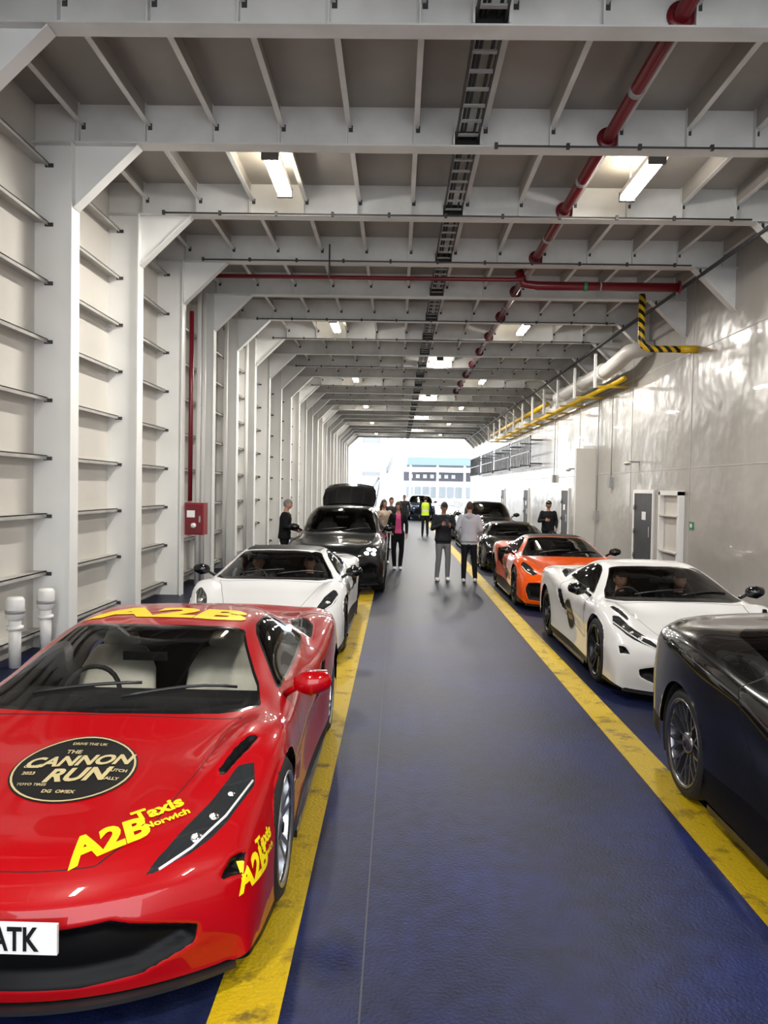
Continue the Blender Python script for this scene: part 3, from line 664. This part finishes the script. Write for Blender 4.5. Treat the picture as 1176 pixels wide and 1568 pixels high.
    n=len(outl); vs2=[(x,y,zz) for x,y in outl]+[(x,y,zz) for x,y in inn[::-1]]+[(x,y,zz+.018) for x,y in outl]+[(x,y,zz+.04) for x,y in inn[::-1]]
    f=[]
    for i in range(n-1): f+=[(i,i+1,n+i+1,n+i),(2*n+i,3*n+i,3*n+i+1,2*n+i+1),(i,2*n+i,2*n+i+1,i+1)]
    t.add(vs2,f,M['black'],False)
    for sx in (1,-1): t.box(min(sx*.9,sx*.965)*ws,max(sx*.9,sx*.965)*ws,.45,wb-.45,.09,.13,M['gloss'])
    my,mz=(.60,.93) if var!='S' else (1.05,1.2)
    for sx in (1,-1):
        t.tube([(sx*.86*ws,my+.04,mz-.08),(sx*.93*ws,my,mz-.03),(sx*.99*ws,my,mz)],[.022,.018,.024],mirm or M['gloss'],8)
        t.tube([(sx*.96*ws,my-.01,mz),(sx*1.02*ws,my-.04,mz+.005),(sx*1.09*ws,my-.01,mz+.01)],[(.05,.06),(.065,.075),(.045,.055)],mirm or M['gloss'],16,ref=(0,1,0),rnd=True)
        t.box(min(sx*.98,sx*1.10)*ws,max(sx*.98,sx*1.10)*ws,my+.035,my+.055,mz-.04,mz+.06,M['chrome'])
    for (xa,ya_,xb,yb) in ((.05,.22,.62,.44),(-.45,.28,.12,.34)):
        if var=='S': ya_+=.40; yb+=.38
        pts=[]
        for q in np.linspace(0,1,8):
            h=bvh.ray_cast(Vector((xa+(xb-xa)*q,ya_+(yb-ya_)*q,3)),Vector((0,0,-1)),5)
            if h[0]: pts.append(h[0]+Vector((0,0,.012)))
        t.tube(pts,.009,M['black'],6)
    lm=M['lampc'] if lit else M['chrome']
    for sx in (1,-1):
        if var in 'AC':
            for (u,v,r) in ((3.1,4.25,.035),(3.45,4.0,.032),(3.8,3.8,.028)): p=surf(u,v,sx); t.ell(p+Vector((0,.012,-.015)),(r,r,r*.7),M['chrome'],12,8); t.ell(p+Vector((0,.0,-.006)),(r*.5,r*.5,r*.5),M['white'],10,6)
            t.tube([surf(2.5,4.7,sx)+Vector((0,-.002,.004)),surf(2.8,4.2,sx)+Vector((0,-.004,.004)),surf(3.3,3.7,sx)+Vector((sx*.004,-.002,.004)),surf(4.0,3.4,sx)+Vector((sx*.004,0,.004))],.006,M['white'],6)
        elif var=='B':
            p=surf(3.7,3.85,sx); t.ell(p+Vector((0,.02,-.01)),(.04,.04,.03),M['chrome'],12,8)
            t.tube([surf(3.1,3.8,sx),surf(3.5,3.45,sx)+Vector((sx*.003,-.003,0)),surf(4.2,3.4,sx)+Vector((sx*.003,0,.003))],.009,M['white'],6)
        else:
            for (u,v) in ((2.3,4.5),(2.3,3.9),(2.75,4.3),(2.75,3.8)): p=surf(u,v,sx); t.ell(p,(.05,.03,.035),lm,12,8)
    t.build('trim_parts',e)
    t=MB(); hz=.0 if var!='S' else .32; yo=0 if var!='S' else .4; sm=seatm or M['cloth']
    t.prism([(.30+yo,.5+hz),(.30+yo,.78+hz),(.55+yo,.84+hz),(.80+yo,.82+hz),(.86+yo,.6+hz)],0,-.72,.72,M['cloth'])
    t.box(-.1,.1,.8+yo,1.5+yo,.2,.5+hz,M['cloth'])
    t.box(-.78,.78,.4+yo,1.7+yo,.17,.2,M['cloth'])
    if var!='S':
        t.prism([(1.62,.2),(1.72,1.08),(1.8,1.08),(1.8,.2)],0,-.5,.5,M['cloth'])
    for x in (-.36,.36): seat(t,x,1.18+yo,sm,hz)
    pts=[];c=Vector((-.36,.86+yo,.76+hz))
    for i in range(25):
        a=2*math.pi*i/24; pts.append(c+Vector((math.cos(a)*.17,math.sin(a)*.07,math.sin(a)*.155)))
    t.tube(pts,.015,M['cloth'],8)
    for a in (0,math.pi,-math.pi/2): t.tube([c,c+Vector((math.cos(a)*.16,math.sin(a)*.07,math.sin(a)*.15))],.018,M['cloth'],6)
    t.ell(c,(.05,.03,.05),M['black'],12,8)
    t.box(-.13,.13,.95+yo-.2,.97+yo-.2,1.0+hz if var!='S' else 1.4,1.05+hz if var!='S' else 1.45,M['black'])
    t.build('interior',e)
    return e,bvh,surf

red,bv,sf=car('red_sports_car',-1.49,3.82,(0.38,0.001,0.004),'A',0.0,.35,seatm=M['cream'],nu=12,nv=10,am=M['alloy'],mirm=mat('red_mirror',(0.36,0.001,0.004),.2,coat=1,spec=.1),glass_t=.92,coat=.8)
t=MB()
sticker(t,bv,(.02,-.30,0),(1,0,0),(0,1,0),(0,0,-1),.285,.25)
xd=Vector((.80,.60,0)); yd=Vector((-.60,.80,0))
v,f=text2d('A2B',.18,.008,.15); project(t,bv,v,f,(.35,-.76,0),xd,yd,(0,0,-1),M['decy'],.004)
v,f=text2d('Taxis',.10,.004); project(t,bv,v,f,(.49,-.555,0),xd,yd,(0,0,-1),M['decy'],.004)
v,f=text2d('Norwich',.055,.002); project(t,bv,v,f,(.545,-.615,0),xd,yd,(0,0,-1),M['decy'],.004)
v,f=text2d('A2B',.36,.018,.1); project(t,bv,[(x*1.55,y) for x,y in v],f,(.0,1.27,0),(1,0,0),(0,1,0),(0,0,-1),M['decy'],.004)
v,f=text2d('A2B',.13,.006,.1); project(t,bv,v,f,(.9,-.60,.44),(.5,.8,.12),(0,0,1),(-.85,.5,0),M['decy'],.004)
v,f=text2d('Taxis',.07,.003,.1); project(t,bv,v,f,(.9,-.47,.51),(.4,.9,.12),(0,0,1),(-.9,.4,0),M['decy'],.004)
v,f=text2d('Norwich',.04,.001,.1); project(t,bv,v,f,(.9,-.47,.455),(.4,.9,.12),(0,0,1),(-.9,.4,0),M['decy'],.004)
t.build('decals',red)
t=MB(); t.box(-.21,.31,-1.135,-1.12,.37,.48,M['white'])
v,f=text2d('B8 ATK',.12,.003); t.add([(x*.72+.10,-1.138,.422+z) for x,z in v],f,M['decb']); t.build('number_plate',red)

wm1,b1,_=car('white_sports_car',-1.58,9.72,(0.70,0.71,0.72),'B',0,.3,am=M['alloyd'],wheel='ten',mirm=M['gloss'],glass_t=.95)
suv,b2,_=car('black_suv',-1.18,15.55,(0.008,0.009,0.010),'S',.1,.3,R=.37,am=M['alloyd'],wheel='ten',lit=True,coat=.8)
t=MB(); sticker(t,b2,(.35,-.2,0),(1,0,0),(0,1,0),(0,0,-1),.26,.22,False); t.build('decals',suv)
t=MB()
def hatch(zo,ws_,m):
    prof=[(3.25,1.68,.62),(3.6,1.86,.66),(4.0,2.06,.64),(4.3,2.17,.56),(4.42,2.12,.50),(4.47,1.98,.52),(4.46,1.86,.5)]
    vs=[];n=9
    for y,z,wd in prof:
        for q in np.linspace(-1,1,n): vs.append((q*wd*ws_,y,z-.06*abs(q)**3+zo))
    fs=[]
    for i in range(len(prof)-1):
        for j in range(n-1): fs.append((i*n+j,i*n+j+1,(i+1)*n+j+1,(i+1)*n+j))
    t.add(vs,fs,m,True)
hatch(0,1,M['gloss']); hatch(-.05,.94,M['cloth'])
for sx in (-1,1): t.tube([(sx*.6,3.6,1.4),(sx*.58,3.95,1.95)],.012,M['grey'],6)
t.build('tailgate',suv)
wf,b3,_=car('white_sports_car',3.13,8.4,(0.72,0.72,0.72),'A',0,.3,am=M['alloyd'],wheel='five',glass_t=.95,nu=9,nv=8)
t=MB(); sticker(t,b3,(-.9,1.35,.52),(0,-1,0),(0,0,1),(1,0,0),.2,.19,False); t.build('decals',wf)
og,b4,_=car('orange_sports_car',3.1,14.05,(0.72,0.085,0.003),'B',0.0,.3,am=M['alloyd'],wheel='ten',coat=.8)
t=MB(); sticker(t,b4,(-.9,1.25,.5),(0,-1,0),(0,0,1),(1,0,0),.18,.17,False); t.build('decals',og)
bk,b5,_=car('black_sports_car',2.92,2.58,(0.0012,0.0012,0.0016),'C',0.0,.2,am=M['alloyg'],wheel='multi',nu=9,nv=8,coat=.9,hs=1.09,R=.365,glass_t=.35)
car('black_sports_car',3.15,20.2,(0.006,0.006,0.007),'B',0.0,.25,am=M['alloyd'],wheel='ten',nu=5,nv=4)
car('black_suv',3.2,26.4,(0.008,0.008,0.01),'S',0.0,.25,R=.37,am=M['alloyd'],wheel='ten',nu=5,nv=4)
car('grey_sports_car',3.2,33,(0.05,0.055,0.06),'A',0.3,.3,am=M['alloyd'],wheel='ten',nu=4,nv=4)
car('blue_suv',1.6,52,(0.02,0.04,0.09),'S',0.3,.3,R=.37,am=M['alloyd'],wheel='ten',nu=4,nv=4)

# ---------------------------------------------------------------- PEOPLE
def person(name,X,Y,rz,top,pants,shoe,skin,hair,J,scale=1.0,hood=False,longhair=False,vest=None,z0=0.0,extra=None,cap=False,female=False,panel=None):
    P=Vector(J.get('P',(0,0,.95))); N=Vector(J.get('N',(0,0,1.47))); sw=.185 if not female else .16
    labels={}; standing=P.z>.8; hem=P.z-(.09 if not female else .07)
    def L(k):
        if k not in labels: labels[k]=MB()
        return labels[k]
    ax=(N-P); bul=J.get('bulk',1.0)
    pr=[(-.12,.178,.128),(-.05,.180,.13),(.15,.168,.118),(.5,.168,.118),(.75,.188,.122),(.9,.18,.10),(.99,.11,.075)]
    if female: pr=[(-.10,.175,.13),(-.02,.176,.13),(.2,.142,.105),(.5,.148,.11),(.75,.168,.12),(.9,.155,.095),(.99,.09,.065)]
    L('torso').tube([P+ax*a for a,_,_ in pr],[(b*bul,c*bul) for _,b,c in pr],M['white'],24,ref=(1,0,0),rnd=False)
    hips=[P+Vector((s*.085,0,-.02)) for s in (-1,1)]
    for i,s in enumerate((-1,1)):
        sh=N+Vector((s*sw,0,-.055)); el=Vector(J['E'][i]); wr=Vector(J['Wr'][i])
        L('arm').tube([sh,sh.lerp(el,.5),el],[.062*bul,.054*bul,.046*bul],M['white'],14,rnd=True)
        L('arm').tube([el,el.lerp(wr,.4),wr],[.046*bul,.042*bul,.034],M['white'],14,rnd=True)
        kn=Vector(J['K'][i]); an=Vector(J['A'][i]); h=hips[i]
        L('pants').tube([h,h.lerp(kn,.4),kn],[.092,.084,.064],M['white'],16,rnd=True)
        L('pants').tube([kn,kn.lerp(an,.35),an],[.064,.063,.05],M['white'],14,rnd=True)
        td=Vector(J.get('toe',[(0,-1,0),(0,-1,0)])[i]).normalized()
        L('shoe').tube([an+td*-.05+Vector((0,0,-.04)),an+td*.06+Vector((0,0,-.045)),an+td*.16+Vector((0,0,-.055))],[(.045,.04),(.05,.038),(.044,.027)],M['white'],12,ref=(td.y,-td.x,0),rnd=True)
    if standing: L('pants').tube([P+Vector((0,0,-.12)),P+Vector((0,0,.0))],[(.15,.105),(.16,.115)],M['white'],16,ref=(1,0,0),rnd=True)
    Hc=N+Vector(J.get('H',(0,-.02,.175)))
    L('skin').tube([N+Vector((0,0,-.05)),N+Vector((0,-.005,.05)),Hc+Vector((0,.02,-.06))],[.058,.052,.05],M['white'],14,rnd=True)
    if hood: L('torso').tube([N+Vector((-.1,.03,-.03)),N+Vector((0,.11,-.02)),N+Vector((.1,.03,-.03))],[.05,.07,.05],M['white'],12,rnd=True)
    al=MB(); bv={}
    for k,mbb in labels.items():
        al.add(mbb.v,mbb.f,M['white'],True); bv[k]=BVHTree.FromPolygons([Vector(v) for v in mbb.v],mbb.f)
    o=al.build('tmpbody'); m=o.modifiers.new('r','REMESH'); m.mode='VOXEL'; m.voxel_size=.013
    m2=o.modifiers.new('s','SMOOTH'); m2.factor=.5; m2.iterations=3
    dg=bpy.context.evaluated_depsgraph_get(); me=bpy.data.meshes.new_from_object(o.evaluated_get(dg)); bpy.data.objects.remove(o)
    out=MB(); mats={'torso':top,'arm':top,'pants':pants,'shoe':shoe,'skin':skin}
    out.v+=[tuple(v.co) for v in me.vertices]
    for p in me.polygons:
        c=p.center; best=min(bv,key=lambda k:bv[k].find_nearest(c)[3])
        mm=mats[best]
        if standing and best in('torso','pants') and c.z<P.z+.1: mm=top if c.z>hem-.035 else pants
        if best=='torso':
            rel=(c-P).dot(ax)/ax.length_squared
            if vest and rel>-.1: mm=vest if not(.28<rel<.38) else M['white']
            if panel and abs(c.x-P.x)<.085-.03*rel and p.normal.y<-.45 and rel>.0: mm=panel
        out.f.append(tuple(p.vertices)); out.m.append(out.mi(mm)); out.s.append(True)
    bpy.data.meshes.remove(me)
    yaw,pit=J.get('head',(0,0)); R=Matrix.Rotation(yaw,3,'Z')@Matrix.Rotation(pit,3,'X')
    def hf(p):
        q=p.copy()
        if q.z<0: s=1-.30*(-q.z)**1.6; q.x*=s; q.y=q.y*(1-.22*(-q.z)) - .10*(-q.z)
        front=max(0,-p.y)
        q.y-=.16*math.exp(-((p.x/.16)**2+((p.z+.12)/.2)**2))*front
        q.y+=.07*math.exp(-(((abs(p.x)-.36)/.2)**2+((p.z-.06)/.14)**2))*front
        q.y-=.04*math.exp(-((p.x/.5)**2+((p.z-.22)/.1)**2))*front
        q.y-=.05*math.exp(-((p.x/.3)**2+((p.z+.45)/.12)**2))*front
        return q
    hr=(.076,.098,.118)
    out.ell(Hc,hr,skin,30,24,R,hf)
    for s in (-1,1):
        c=Hc+R@Vector((s*.028,-.081,.006)); out.ell(c,(.012,.008,.007),M['white'],10,6,R); out.ell(c+R@Vector((0,-.006,0)),(.006,.004,.006),M['black'],8,6,R)
        out.ell(Hc+R@Vector((s*.028,-.088,.026)),(.018,.005,.004),hair,8,5,R)
        out.ell(Hc+R@Vector((s*.077,.008,-.005)),(.010,.018,.030),skin,10,8,R)
    out.ell(Hc+R@Vector((0,-.088,-.055)),(.024,.007,.006),M['lip'],10,6,R)
    hb=MB(); hb.ell((0,0,0),(1,1,1),hair,36,28)
    keep=[]
    for f in hb.f:
        c=sum((Vector(hb.v[i]) for i in f),Vector())/len(f)
        zl=.52+.25*c.y if c.y<-.2 else (-.0 if c.y<.12 else -.45)
        if longhair: zl=.45 if c.y<-.5 and abs(c.x)<.6 else -.9
        if c.z>zl: keep.append(f)
    vv=[]
    for v in hb.v:
        p=hf(Vector(v)) if v[2]<0 else Vector(v); k=1.06+.06*max(0,v[2])+.02*math.sin(v[0]*23)*math.cos(v[1]*19)
        vv.append(Hc+R@Vector((p.x*hr[0]*k,p.y*hr[1]*k+.004,p.z*hr[2]*k)))
    out.add(vv,keep,hair,True)
    if longhair:
        out.tube([Hc+R@Vector((0,.05,.03)),Hc+R@Vector((0,.085,-.1)),Hc+R@Vector((0,.09,-.22)),Hc+R@Vector((0,.08,-.32))],[(.075,.05),(.09,.045),(.08,.035),(.04,.02)],hair,14,ref=(1,0,0),rnd=True)
    if cap:
        out.ell(Hc+R@Vector((0,.004,.05)),(.085,.106,.085),M['black'],24,12,R); out.ell(Hc+R@Vector((0,-.11,.055)),(.06,.06,.01),M['black'],16,6,R)
    for i,s in enumerate((-1,1)):
        el=Vector(J['E'][i]); wr=Vector(J['Wr'][i]); d_=(wr-el).normalized()
        ref=Vector(J.get('palm',[(-1,0,0),(1,0,0)])[i])*-1
        n_=(ref-d_*ref.dot(d_)).normalized(); sd=d_.cross(n_).normalized()
        if sd.y>0 and abs(d_.z)>.6: sd=-sd
        out.tube([wr-d_*.02,wr+d_*.02,wr+d_*.06,wr+d_*.09],[(.024,.02),(.034,.017),(.041,.016),(.038,.013)],skin,12,ref=tuple(sd),rnd=True)
        curl=J.get('curl',.5)
        for q,(off,ln) in enumerate(((.030,.068),(.010,.078),(-.010,.072),(-.029,.056))):
            b=wr+d_*.088+sd*off; p1=b+(d_*math.cos(curl*.5)+n_*math.sin(curl*.5))*ln*.45
            p2=p1+(d_*math.cos(curl*1.3)+n_*math.sin(curl*1.3))*ln*.32; p3=p2+(d_*math.cos(curl*2)+n_*math.sin(curl*2))*ln*.23
            out.tube([b-d_*.015,b,p1,p2,p3],[.0085,.009,.0083,.0077,.0065],skin,8,rnd=True)
        b=wr+d_*.025+sd*.03; p1=b+(sd*.8+d_*.6).normalized()*.035; p2=p1+(d_*.9+sd*.25+n_*.3).normalized()*.03
        out.tube([b-sd*.01,b,p1,p2],[.012,.012,.010,.008],skin,8,rnd=True)
    if extra: extra(out)
    ob=out.build(name,fix=False); ob.location=(X,Y,z0); ob.rotation_euler=(0,0,rz); ob.scale=(scale,)*3
    return ob
M['lip']=mat('lip',(0.40,0.14,0.12),.5)
sk=mat('skin_light',(0.55,0.30,0.21),.5,var=.08,vscale=20,spec=.3); sk2=mat('skin_tan',(0.38,0.20,0.13),.5,var=.08,vscale=20,spec=.3)
hb=mat('hair_brown',(0.04,0.022,0.012),.6,bump=.3,bscale=150); hk=mat('hair_black',(0.010,0.008,0.008),.5,bump=.3,bscale=150); hg=mat('hair_grey',(0.22,0.21,0.20),.6,bump=.3,bscale=150)
cb=mat('cloth_black',(0.010,0.010,0.012),.8,bump=.2,bscale=25,spec=.2); cn=mat('cloth_dark_jacket',(0.018,0.020,0.024),.7,bump=.3,bscale=18,spec=.25)
cg=mat('cloth_grey_trousers',(0.20,0.20,0.205),.85,bump=.25,bscale=15,spec=.2); cw=mat('cloth_white_hoodie',(0.48,0.49,0.55),.9,bump=.22,bscale=10,spec=.2)
cp=mat('cloth_pink',(0.70,0.08,0.24),.8,bump=.2,bscale=20); cc=mat('cloth_cream',(0.50,0.43,0.34),.9,bump=.3,bscale=20); hv=mat('hi_vis_yellow',(0.6,0.85,0.05),.6,emit=(.6,.9,.05),es=.08)
shw=mat('shoe_white',(0.7,0.7,0.7),.6); shb=mat('shoe_black',(0.02,0.02,0.02),.5); jean=mat('jeans_dark',(0.02,0.025,0.04),.85)
K0=[(-.10,-.01,.50),(.10,-.01,.50)]; A0=[(-.11,.02,.085),(.11,.02,.085)]
def phone(out): out.box(-.036,.036,-.40,-.39,1.26,1.405,M['black'])
person('standing_man',1.05,17.45,0.15,cn,cg,shw,sk2,hk,dict(P=(0,0,.96),N=(0,-.01,1.49),E=[(-.26,-.04,1.17),(.26,-.04,1.17)],Wr=[(-.10,-.29,1.27),(.10,-.29,1.27)],
   K=[(-.10,-.03,.51),(.12,.0,.51)],A=[(-.13,.0,.085),(.12,.03,.085)],palm=[(-1,0,0),(1,0,0)],H=(0,-.045,.165),head=(0,.45),curl=.9,bulk=1.08),1.0,extra=phone)
person('standing_man',1.62,17.3,math.pi-.15,cw,cb,shw,sk,hb,dict(P=(0,0,.97),N=(0,0,1.50),E=[(-.27,.03,1.18),(.27,.03,1.18)],Wr=[(-.22,-.16,1.02),(.22,-.16,1.02)],
   K=[(-.12,-.04,.52),(.10,.02,.51)],A=[(-.15,-.04,.085),(.10,.08,.085)],palm=[(-1,0,0),(1,0,0)],head=(.3,.1),bulk=1.12),1.0,hood=True)
person('standing_woman',0.03,19.7,.1,cb,cb,shw,sk,hb,dict(P=(0,0,.93),N=(0,0,1.43),E=[(-.23,.04,1.15),(.23,.03,1.14)],Wr=[(-.20,-.14,.99),(.22,-.08,.92)],
   K=K0,A=[(-.07,.02,.085),(.07,.0,.085)],head=(-.3,.15)),1.0,longhair=True,female=True,panel=cp)
person('standing_woman',-.36,21.2,.2,cc,cb,shw,sk,hb,dict(P=(0,0,.95),N=(0,0,1.46),E=[(-.24,.02,1.2),(.24,.02,1.2)],Wr=[(-.14,-.2,1.32),(.12,-.2,1.3)],K=K0,A=A0,head=(.2,.1),curl=.9),1.0,longhair=True,female=True)
person('hi_vis_worker',1.25,34.3,math.pi,cb,cb,shb,sk,hk,dict(P=(0,0,.95),N=(0,0,1.47),E=[(-.28,.0,1.18),(.28,.0,1.18)],Wr=[(-.27,-.06,.93),(.27,-.06,.93)],K=K0,A=A0),1.0,vest=hv)
person('standing_man',-2.5,17.2,math.pi/2+.1,cb,cb,shb,sk,hg,dict(P=(0,0,.96),N=(0,-.03,1.49),E=[(-.26,-.02,1.18),(.26,-.02,1.18)],Wr=[(-.12,-.27,1.1),(.12,-.27,1.1)],K=K0,A=A0,H=(0,-.04,.17),head=(0,.25),curl=.9,bulk=1.12),1.0)
person('standing_man',4.4,22.6,.2,cb,cb,shb,sk2,hk,dict(P=(0,0,.96),N=(0,0,1.49),E=[(-.27,.02,1.19),(.27,.02,1.19)],Wr=[(-.17,-.2,1.22),(.2,-.15,1.0)],K=K0,A=A0,curl=.7,bulk=1.12),1.0,cap=True)
person('standing_man',.35,38,.0,cn,jean,shb,sk,hk,dict(P=(0,0,.95),N=(0,0,1.47),E=[(-.28,.0,1.18),(.28,.0,1.18)],Wr=[(-.27,-.06,.93),(.27,-.06,.93)],K=K0,A=A0),1.0)
person('standing_man',-.2,26,.6,cn,jean,shb,sk,hb,dict(P=(0,0,.95),N=(0,0,1.47),E=[(-.28,.0,1.18),(.28,.0,1.18)],Wr=[(-.22,-.16,1.0),(.25,-.1,.95)],K=K0,A=A0),1.0)
def seated(cx,cy,top,hair,skin,hy=0,cap=False):
    person('seated_occupant',cx,cy,0,top,jean,shb,skin,hair,dict(P=(0,1.12,.42),N=(0,1.20,.83),E=[(-.25,1.02,.60),(.25,1.02,.60)],Wr=[(-.14,.82,.62),(.14,.82,.62)],
      K=[(-.12,.72,.45),(.12,.72,.45)],A=[(-.12,.50,.28),(.12,.50,.28)],H=(0,-.03,.155),head=(hy,.05),curl=.9),1.0,cap=cap)
seated(-1.58-.36,9.72,cg,hg,sk,.3); seated(-1.58+.36,9.72,cb,hk,sk,0)
seated(3.13-.36,8.4,cb,hb,sk,.2); seated(3.13+.36,8.4,cn,hb,sk,-.1)
